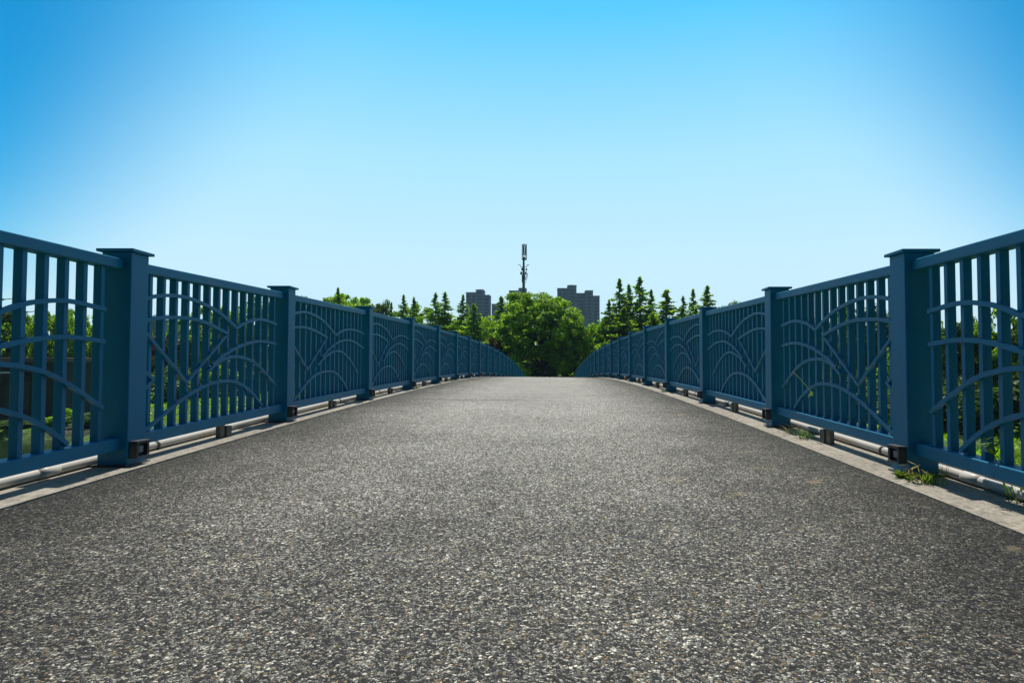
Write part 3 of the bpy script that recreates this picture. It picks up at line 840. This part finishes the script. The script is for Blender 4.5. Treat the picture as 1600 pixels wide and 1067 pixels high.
# ------------------------------------------------------------------ distant tower blocks
def facade_mat():
    m, nt, b = nmat("tower_render")
    n = noise(nt, .05, 3); r = ramp(nt, [(.3, (.085, .135, .21)), (.7, (.115, .17, .25))]); nt.links.new(n.outputs[0], r.inputs[0])
    nt.links.new(r.outputs[0], b.inputs['Base Color']); b.inputs['Roughness'].default_value = .85
    return m
FAC = facade_mat(); WINM = simple("window_glass", (.04, .06, .08), .25, .2, .3)
TRIM = simple("tower_trim", (.15, .17, .21), .8, .15, .1)
def block(D, blocks, label, name="apartment_tower"):
    """blocks: (x0px, x1px, ytop px, depth offset)"""
    cx = (blocks[0][0] + blocks[-1][1]) / 2
    r = empty(name, ((cx - 862) * D / 1067, D, -3), label, "tower block", "tower blocks on the skyline")
    win = MB(); tops = []
    for (a, c, yt, off) in blocks:
        x0, x1 = (a - 862) * D / 1067, (c - 862) * D / 1067; zt = CAMZ + (573 - yt) / 1067 * D
        w_ = MB(); w_.box(x0, x1 - .02, D + off, D + off + 16, -3, zt); w_.build("wall", FAC, r)
        p = MB(); p.box(x0 - .2, x1 + .2, D + off - .2, D + off + 16.2, zt + .02, zt + .8); p.build("parapet", TRIM, r)
        bays = max(1, int((x1 - x0) / 4.2)); bw = (x1 - x0) / bays
        for k in range(bays):
            xa = x0 + bw * k + bw * .22; xb = x0 + bw * (k + 1) - bw * .22
            fl = 4.0
            while fl < zt - 3:
                win.box(xa, xb, D + off - .06, D + off + .3, fl, fl + 1.55); fl += 3.0
            if bays > 1 and k % 2 == 0:
                bc = MB(); bc.box(x0 + bw * k + .15, x0 + bw * k + .75, D + off - .9, D + off - .01, 0, zt - 2); bc.build("balcony_column", TRIM, r)
    a, c, yt, off = min(blocks, key=lambda q: q[2]); xm = ((a + c) / 2 - 862) * D / 1067; zt = CAMZ + (573 - yt) / 1067 * D
    rp = MB(); rp.box(xm - 2.2, xm + 1.2, D + off + 4, D + off + 8, zt + .5, zt + 1.5); rp.tube([(xm + 2, D + off + 5, zt + .6), (xm + 2, D + off + 5, zt + 2.8)], .08, 5); rp.build("roof_plant", FAC, r)
    tag(win.build("window", WINM, r), kind="stuff")
block(620, [(727, 743, 457, 3), (743, 755, 453.5, 0), (755, 764, 461, 4)], "grey tower block left of centre behind the conifers")
block(640, [(795, 810, 454.5, 2), (810, 822, 451, 0)], "grey tower block whose roof shows left of the phone mast base")
block(600, [(768, 788, 476, 0)], "low grey tower block between the left tower and the middle tree", "apartment_block")
block(600, [(871, 887, 450.5, 3), (887, 901, 446.5, 0), (901, 915, 458, 5), (915, 927, 454.5, 1), (927, 938, 462, 6)], "long stepped grey tower block right of the big middle tree")

# ------------------------------------------------------------------ phone mast
MAST = simple("mast_steel", (.10, .12, .13), .5, .2, 1)
PANELM = simple("antenna_shell", (.42, .46, .48), .5, .1, 1)
def mast():
    D = 210; k = D / 1067
    x0 = (818.0 - 862) * k; zz = lambda py: CAMZ + (573 - py) * k
    r = empty("phone_mast", (x0, D, tz(x0, D)), "tall thin grey phone mast with antenna cage rising above the middle tree", "phone mast")
    m = MB(); m.tube([(x0, D, tz(x0, D)), (x0, D, zz(440)), (x0, D, zz(405))], [.75, .42, .30], 12); m.build("pole", MAST, r, smooth=True)
    # antenna cage at the top
    c = MB()
    for q in range(6):
        a = q * math.pi / 3 + .3; X, Y = x0 + .2 + .72 * math.cos(a), D + .72 * math.sin(a)
        c.box(X - .07, X + .07, Y - .07, Y + .07, zz(405.5), zz(380.5))
    for py in (405, 397.3, 382):
        for q in range(12):
            a = q * math.pi / 6; b_ = (q + 1) * math.pi / 6
            c.tube([(x0 + .2 + .76 * math.cos(a), D + .76 * math.sin(a), zz(py)), (x0 + .2 + .76 * math.cos(b_), D + .76 * math.sin(b_), zz(py))], .09, 5)
    c.build("antenna_cage", MAST, r)
    c = MB(); c.tube([(x0, D, zz(405)), (x0 + .2, D, zz(401.5))], [.3, .62], 12); c.build("cage_foot", MAST, r)
    for q in range(3):
        a = q * 2.094 + 4.2; X, Y = x0 + .2 + .4 * math.cos(a), D + .4 * math.sin(a)
        p = MB(); p.box(X - .22, X + .22, Y - .1, Y + .1, zz(396), zz(383.5)); p.build("antenna", PANELM, r, bevel=.03)
    l = MB(); l.tube([(x0 + .2, D, zz(383)), (x0 + .2, D, zz(379.3))], .05, 6); l.build("lightning_rod", MAST, r)
    # lamp arms
    for s, dy in ((-1, 0), (1, 0)):
        a = MB(); a.tube([(x0, D, zz(416.5)), (x0 + s * .9, D, zz(416.3)), (x0 + s * 1.15, D, zz(414))], .09, 6); ao = a.build("lamp_arm", MAST, r)
        h = MB(); cx = x0 + s * 1.32
        h.hexa([(cx - .42, D - .3, zz(413.6) - s * .1), (cx + .42, D - .3, zz(413.6) + s * .1), (cx + .42, D + .3, zz(413.6) + s * .1), (cx - .42, D + .3, zz(413.6) - s * .1),
                (cx - .3, D - .2, zz(412.9) - s * .1), (cx + .3, D - .2, zz(412.9) + s * .1), (cx + .3, D + .2, zz(412.9) + s * .1), (cx - .3, D + .2, zz(412.9) - s * .1)])
        h.build("floodlight", MAST, r)
    for (dx, y0, y1, w_) in ((-.45, 418, 422.5, .26), (-.75, 424.6, 428.8, .30), (.85, 418.8, 422.6, .2), (.72, 424.4, 428.6, .26), (-.35, 429, 441, .22), (.35, 429, 436, .16)):
        b_ = MB(); b_.box(x0 + dx - w_, x0 + dx + w_, D - .5, D - .1, zz(y1), zz(y0)); b_.tube([(x0, D, zz((y0 + y1) / 2)), (x0 + dx, D - .2, zz((y0 + y1) / 2))], .06, 5)
        b_.build("radio_unit", MAST, r)
    p = MB(); p.tube([(x0 + 1.25, D - .2, zz(427)), (x0 + .95, D - .3, zz(436)), (x0 + .6, D - .2, zz(442)), (x0 + .35, D, zz(441))], .10, 6)
    p.tube([(x0 + .9, D - .2, zz(429)), (x0 + .55, D - .3, zz(437)), (x0 + .3, D, zz(440))], .08, 6)
    p.build("bracket", MAST, r)
mast()

# ------------------------------------------------------------------ dark waterside house at the left, blue roofed shed, street lamps
HW = concrete_mat("house_wall", (.05, .05, .048)); HR = simple("house_roof", (.16, .115, .08), .9, .3, 2)
HG = simple("house_dark_opening", (.012, .013, .014), .3, .2, 1); WHITE = simple("white_gutter", (.75, .75, .75), .4, .05, 1)
def house():
    D = 66; k = D / 1067; zz = lambda py: CAMZ + (573 - py) * k
    xr = (99 - 862) * k; xl = (-190 - 862) * k
    g = tz(xr, D) - .4
    r = empty("house", ((xl + xr) / 2, D, g), "dark low waterside house with flat brown roof behind the left railing", "house")
    m = MB(); m.box(xl, xr, D, D + 9, g, zz(566)); m.build("wall", HW, r)
    m = MB(); m.box(xl - .5, xr + .5, D - .9, D + 9.6, zz(566) + .002, zz(559)); m.build("roof", HR, r, bevel=.04)
    m = MB(); m.box(xl - .3, (60 - 862) * k, D - 1.9, D - .02, zz(586), zz(583)); ao = m.build("awning", HG, r)
    m = MB(); m.box(xl - .3, (60 - 862) * k, D - 2.0, D - 1.91, zz(582.8), zz(580.6)); m.build("gutter", WHITE, r)
    for (a, c, y0, y1) in ((8, 24, 608, 660), (34, 48, 598, 640), (66, 76, 594, 620), (-40, -10, 604, 656), (-90, -66, 598, 630)):
        w_ = MB(); w_.box((a - 862) * k, (c - 862) * k, D - .04, D + .2, max(g, zz(y1)), zz(y0)); w_.build("window", HG, r)
    for px in (28, 60, 86, -50):
        w_ = MB(); w_.box((px - 862) * k, (px + 4 - 862) * k, D - .12, D - .005, g, zz(567)); w_.build("pilaster", HW, r)
house()
BR = simple("blue_sheet_roof", (.05, .20, .36), .5, .12, 1); SW = simple("shed_wall", (.35, .34, .32), .9, .2, 1)
def shed():
    D = 150; k = D / 1067; zz = lambda py: CAMZ + (573 - py) * k
    x0, x1 = (226 - 862) * k, (256 - 862) * k; g = -3
    r = empty("shed", ((x0 + x1) / 2, D, g), "distant building with a blue sheet metal roof above the reddish tree", "building")
    m = MB(); m.box(x0, x1, D, D + 8, g, zz(500)); m.build("wall", SW, r)
    m = MB(); m.hexa([(x0 - .5, D - .6, zz(500) + .01), (x1 + .5, D - .6, zz(500) + .01), (x1 + .5, D + 8.6, zz(500) + .01), (x0 - .5, D + 8.6, zz(500) + .01),
                      (x0 + 1, D + 2, zz(490)), (x1 - 1, D + 2, zz(490)), (x1 - 1, D + 6, zz(490)), (x0 + 1, D + 6, zz(490))]); m.build("roof", BR, r)
    for q in range(2):
        w_ = MB(); w_.box(x0 + .6 + q * 2, x0 + 1.8 + q * 2, D - .05, D + .2, 3, 5); w_.build("window", HG, r)
shed()
def lamp(px, py, D, label):
    k = D / 1067; x = (px - 862) * k; zt = CAMZ + (573 - py) * k; g = tz(x, D)
    r = empty("street_lamp", (x, D, g), label, "street lamp", "street lamps behind the left trees")
    m = MB(); m.tube([(x, D, g), (x, D, zt - .5), (x - .1, D, zt)], [.10, .07, .05], 8); m.build("pole", MAST, r)
    m = MB(); m.tube([(x - .1, D, zt), (x - .9, D, zt + .18), (x - 1.7, D, zt + .1)], .045, 6); m.build("arm", MAST, r)
    m = MB(); m.tube([(x - 1.6, D, zt + .1), (x - 2.0, D, zt + .08), (x - 2.35, D, zt)], [.06, .15, .05], 8); m.build("lamp_head", MAST, r)
lamp(66, 489, 70, "street lamp with curved arm over the trees behind the dark house")
lamp(28, 469, 74, "taller street lamp at the left edge behind the dark house")

# ------------------------------------------------------------------ weeds on the kerbs
def weed(X, Y, Z, n, h, spread, mat, label, seed, lean=(0, 0), wid=.004, name="weed", cat="weed", leaves=0, droop=.6):
    rg = random.Random(seed)
    r = empty(name, (X, Y, Z), label, cat)
    m = MB(); lm = MB()
    for i in range(n):
        a = rg.uniform(0, 6.28); bx, by = X + rg.uniform(-1, 1) * spread * .35, Y + rg.uniform(-1, 1) * spread * .35
        hh = h * rg.uniform(.45, 1.1); out = spread * rg.uniform(.3, 1.0)
        pts = []
        for t in (0, .35, .7, 1.0):
            pts.append(Vector((bx + math.cos(a) * out * t * t + lean[0] * t * hh, by + math.sin(a) * out * t * t + lean[1] * t * hh, Z + hh * (t - droop * .5 * t * t))))
        sd = Vector((-math.sin(a), math.cos(a), 0)); b = len(m.v)
        for p, w_ in zip(pts, (1, .9, .6, .08)):
            m.v += [tuple(p - sd * wid * w_), tuple(p + sd * wid * w_)]
        for q in range(3): m.f.append((b + 2 * q, b + 2 * q + 1, b + 2 * q + 3, b + 2 * q + 2))
        for q in range(leaves):
            t = rg.uniform(.35, 1); p = pts[1].lerp(pts[3], t); ls = rg.uniform(.6, 1.2) * .022
            u = Vector((rg.uniform(-1, 1), rg.uniform(-1, 1), rg.uniform(-.3, .6))).normalized(); v = u.cross(Vector((rg.uniform(-.3, .3), rg.uniform(-.3, .3), 1))).normalized()
            lm.add([p, p + u * ls + v * ls * .4, p + u * ls * 2.2, p + u * ls - v * ls * .4], [(0, 1, 2, 3)])
    m.build("blades", mat, r)
    if lm.v: lm.build("leaves", mat, r)
zR = lambda y: kz(y, 1)
weed(1.79, 3.42, zR(3.42), 24, .045, .06, WEED, "ragged little grass tuft in front of the nearest right post", 11, lean=(0, -.3))
weed(1.83, 3.33, zR(3.33), 60, .09, .09, WEED, "shaded grass growing against the camera side of the nearest right post", 12, wid=.002)
weed(1.78, 3.50, zR(3.5), 90, .05, .055, WEED, "mossy green weed tuft at the foot of the nearest right post", 1)
weed(1.80, 3.36, zR(3.36), 7, .13, .05, WEED_DRY, "dry yellowish weed stems beside the nearest right post", 2, lean=(-.3, -.1), leaves=2, wid=.002)
weed(1.86, 3.27, zR(3.27), 8, .18, .05, WEED, "thin stalks growing under the rail right of the nearest right post", 3, wid=.0016)
weed(1.84, 4.95, zR(4.95), 46, .11, .16, WEED, "grass tuft under the right railing before the second post", 4, lean=(-.4, 0), wid=.0025)
weed(1.86, 5.25, zR(5.25), 20, .12, .14, WEED_DRY, "dry grass under the right railing by the second post", 5, lean=(-.5, 0), wid=.002)
weed(2.03, 2.96, zR(2.96) - .02, 18, .44, .12, WEED, "leafy bright green plant poking through the right railing at the picture's edge", 6, lean=(-.22, 0), leaves=8, wid=.003)
weed(-2.20, 11.2, zb(11.2), 30, .06, .08, WEED, "small green weed on the left kerb by the fifth post", 7)
weed(-2.18, 15.0, zb(15.0), 30, .07, .12, WEED, "small weed patch on the left kerb where the path levels out", 8)
weed(1.76, 10.8, zR(10.8), 30, .06, .07, WEED, "small yellow green weed at the foot of the fourth right post", 9)
# a creeping vine stem hung over a strip of the right railing
def vine():
    r = empty("vine", (1.85, 5.0, zR(5.0) + .3), "thin green vine hanging on the second nearest right railing panel", "vine")
    Yf = lambda px: 1950 * .985 / (px - 862)
    pts = []
    for px, py in ((1238, 580), (1248, 590), (1258, 601), (1266, 611), (1268, 614)):
        X = 1.845; Y = X * 1067 / (px - 862); pts.append(Vector((X, Y, CAMZ - (py - 573) / 1067 * Y)))
    m = MB(); m.tube(pts, .0025, 5); m.build("stem", WEED, r)
    lm = MB(); rg = random.Random(9); p = pts[-1]
    for q in range(16):
        u = Vector((rg.uniform(-.6, .1), rg.uniform(-1, 1), rg.uniform(-.5, .3))).normalized() * .02; v = u.cross(Vector((.3, .2, 1))).normalized() * .006
        c = p + Vector((-.005, rg.uniform(-.06, .05), rg.uniform(-.02, .012)))
        lm.add([c, c + u * .5 + v, c + u, c + u * .5 - v], [(0, 1, 2, 3)])
    lm.build("leaves", WEED, r)
vine()

# ------------------------------------------------------------------ summer haze
def haze():
    m = bpy.data.materials.new("haze"); m.use_nodes = True; nt = m.node_tree; nt.nodes.clear()
    o = nt.nodes.new('ShaderNodeOutputMaterial'); v = nt.nodes.new('ShaderNodeVolumePrincipled')
    v.inputs['Color'].default_value = (.50, .75, 1.0, 1); v.inputs['Density'].default_value = 0.00017; v.inputs['Anisotropy'].default_value = 0.2
    nt.links.new(v.outputs[0], o.inputs['Volume'])
    b = MB(); b.box(-3200, 3200, -3200, 3400, -9, 110); ob = b.build("haze", m); tag(ob, kind="stuff")
haze()
